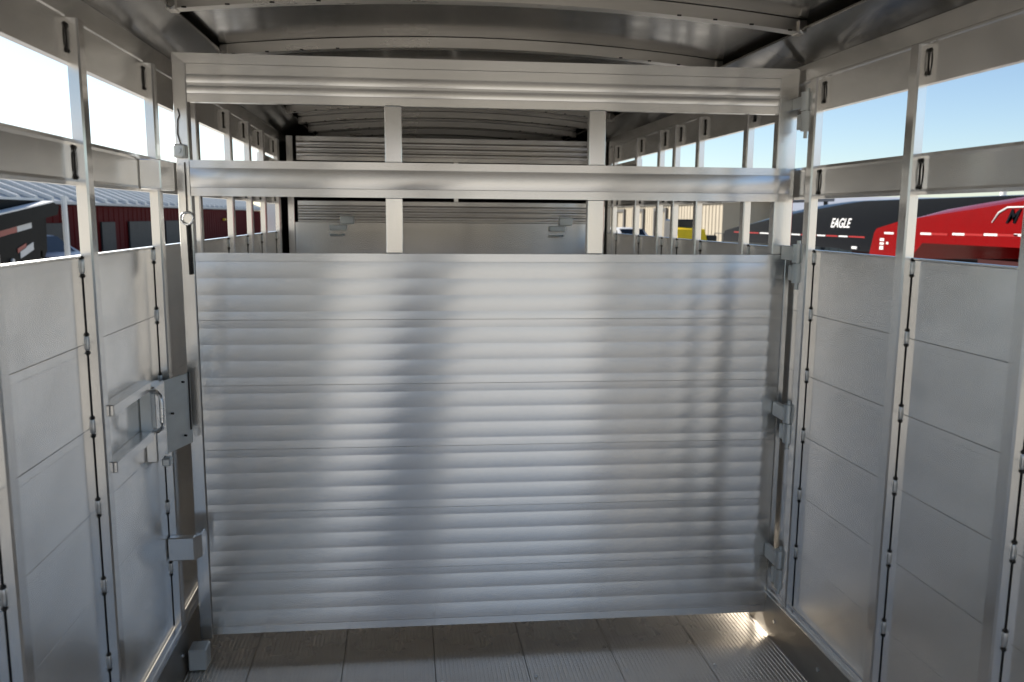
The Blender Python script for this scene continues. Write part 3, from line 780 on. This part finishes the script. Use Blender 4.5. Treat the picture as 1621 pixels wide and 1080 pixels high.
for b6 in ((.45, .52, 16.7 - oy, 16.78 - oy, 0, 1.3), (-1.9, -1.8, 16.7 - oy, 16.78 - oy, 0, 2.1), (-1.9, -1.8, 12.3 - oy, 12.4 - oy, 0, 2.1)):
    m = MB(); m.box(*b6); m.build('jack_leg', P_black, bt)
m = MB(); m.tube([(0, 0, 0), (0, 0, 2.35)], .055, 8); tag(m.build('white_pole', P_trim, loc=(-7.0, 17.75, GROUND)), 'thin white pole at the tip of the black tilt trailer', 'pole')

# unseen hall behind the camera, added so the metal has something pale to mirror
P_trim2 = paint('pale door', (.36, .34, .30), .6, vary=.03)
P_pale = paint('pale siding', (.30, .28, .24), .7, vary=.04, scale=.8)
hb = thing('reflection_hall', 'unseen pale hall behind the trailer, added for the metal to reflect', 'building', (0, -34, GROUND))
m = MB(); m.box(-28, 30, -10, 0, 0, 4.2); m.build('wall', P_pale, hb)
m = MB(); m.prism([(.6, 4.202), (-5, 6.2), (-10.6, 4.202)], 'x', -28.5, 30.5); m.build('roof', P_lroof, hb)
for xx in (-20, -9, 6, 17):
    m = MB(); m.box(xx, xx + 4.2, .002, .05, 0, 3.3); m.build('door', P_trim2, hb)

# the photographer behind the rear sill: one continuous skinned body
def skinned(name, joints, bones, root, mat, parent, sub=2):
    me = bpy.data.meshes.new(name); me.from_pydata([j[:3] for j in joints], bones, [])
    o = bpy.data.objects.new(name, me); C.objects.link(o)
    md = o.modifiers.new('skin', 'SKIN'); md.use_smooth_shade = True
    for i, j in enumerate(joints):
        r_ = j[3]; me.skin_vertices[0].data[i].radius = (r_, j[4] if len(j) > 4 else r_); me.skin_vertices[0].data[i].use_root = (i == root)
    s_ = o.modifiers.new('sub', 'SUBSURF'); s_.levels = sub; s_.render_levels = sub
    bpy.context.view_layer.update()
    m2 = bpy.data.meshes.new_from_object(o.evaluated_get(bpy.context.evaluated_depsgraph_get()))
    bpy.data.objects.remove(o); m2.materials.clear(); m2.materials.append(mat)
    for p in m2.polygons: p.use_smooth = True
    q = bpy.data.objects.new(name, m2); C.objects.link(q); q.parent = parent
    return q
P_jk = paint('dark jacket', (.03, .035, .05), .8, vary=.2, scale=20)
P_skin = paint('skin', (.45, .27, .19), .5, vary=.05)
P_hair = paint('hair', (.03, .02, .015), .7)
P_jean = paint('jeans', (.04, .06, .11), .85, vary=.2, scale=30)
pe = thing('person', 'person in dark jacket and jeans standing at the rear opening, arms raised', 'person', (-.36, -.85, GROUND))
J = [(0, 0, .95, .15, .12), (0, 0, 1.15, .15, .11), (0, 0, 1.38, .18, .12), (0, 0, 1.50, .07), (0, .02, 1.60, .055),
     (-.19, 0, 1.44, .07), (-.27, .22, 1.55, .05), (-.10, .50, 1.78, .036), (.19, 0, 1.44, .07), (.27, .22, 1.55, .05), (.16, .50, 1.78, .036),
     (-.11, 0, .88, .10), (-.12, .03, .48, .07), (-.12, -.01, .09, .05), (-.12, .14, .04, .045), (.11, 0, .88, .10), (.12, .03, .48, .07), (.12, -.01, .09, .05), (.12, .14, .04, .045)]
B = [(0, 1), (1, 2), (2, 3), (3, 4), (2, 5), (5, 6), (6, 7), (2, 8), (8, 9), (9, 10), (0, 11), (11, 12), (12, 13), (13, 14), (0, 15), (15, 16), (16, 17), (17, 18)]
skinned('body', J, B, 0, P_jk, pe)
Hd = [(0, .02, 1.60, .055), (0, .025, 1.66, .075, .085), (0, .02, 1.72, .08, .095), (0, .015, 1.79, .06, .07), (0, .12, 1.68, .014), (-.085, .01, 1.69, .016), (.085, .01, 1.69, .016)]
skinned('head', Hd, [(0, 1), (1, 2), (2, 3), (2, 4), (2, 5), (2, 6)], 2, P_skin, pe)
skinned('hair', [(0, -.02, 1.71, .085, .09), (0, 0, 1.78, .085, .10), (0, -.01, 1.82, .05)], [(0, 1), (1, 2)], 1, P_hair, pe)
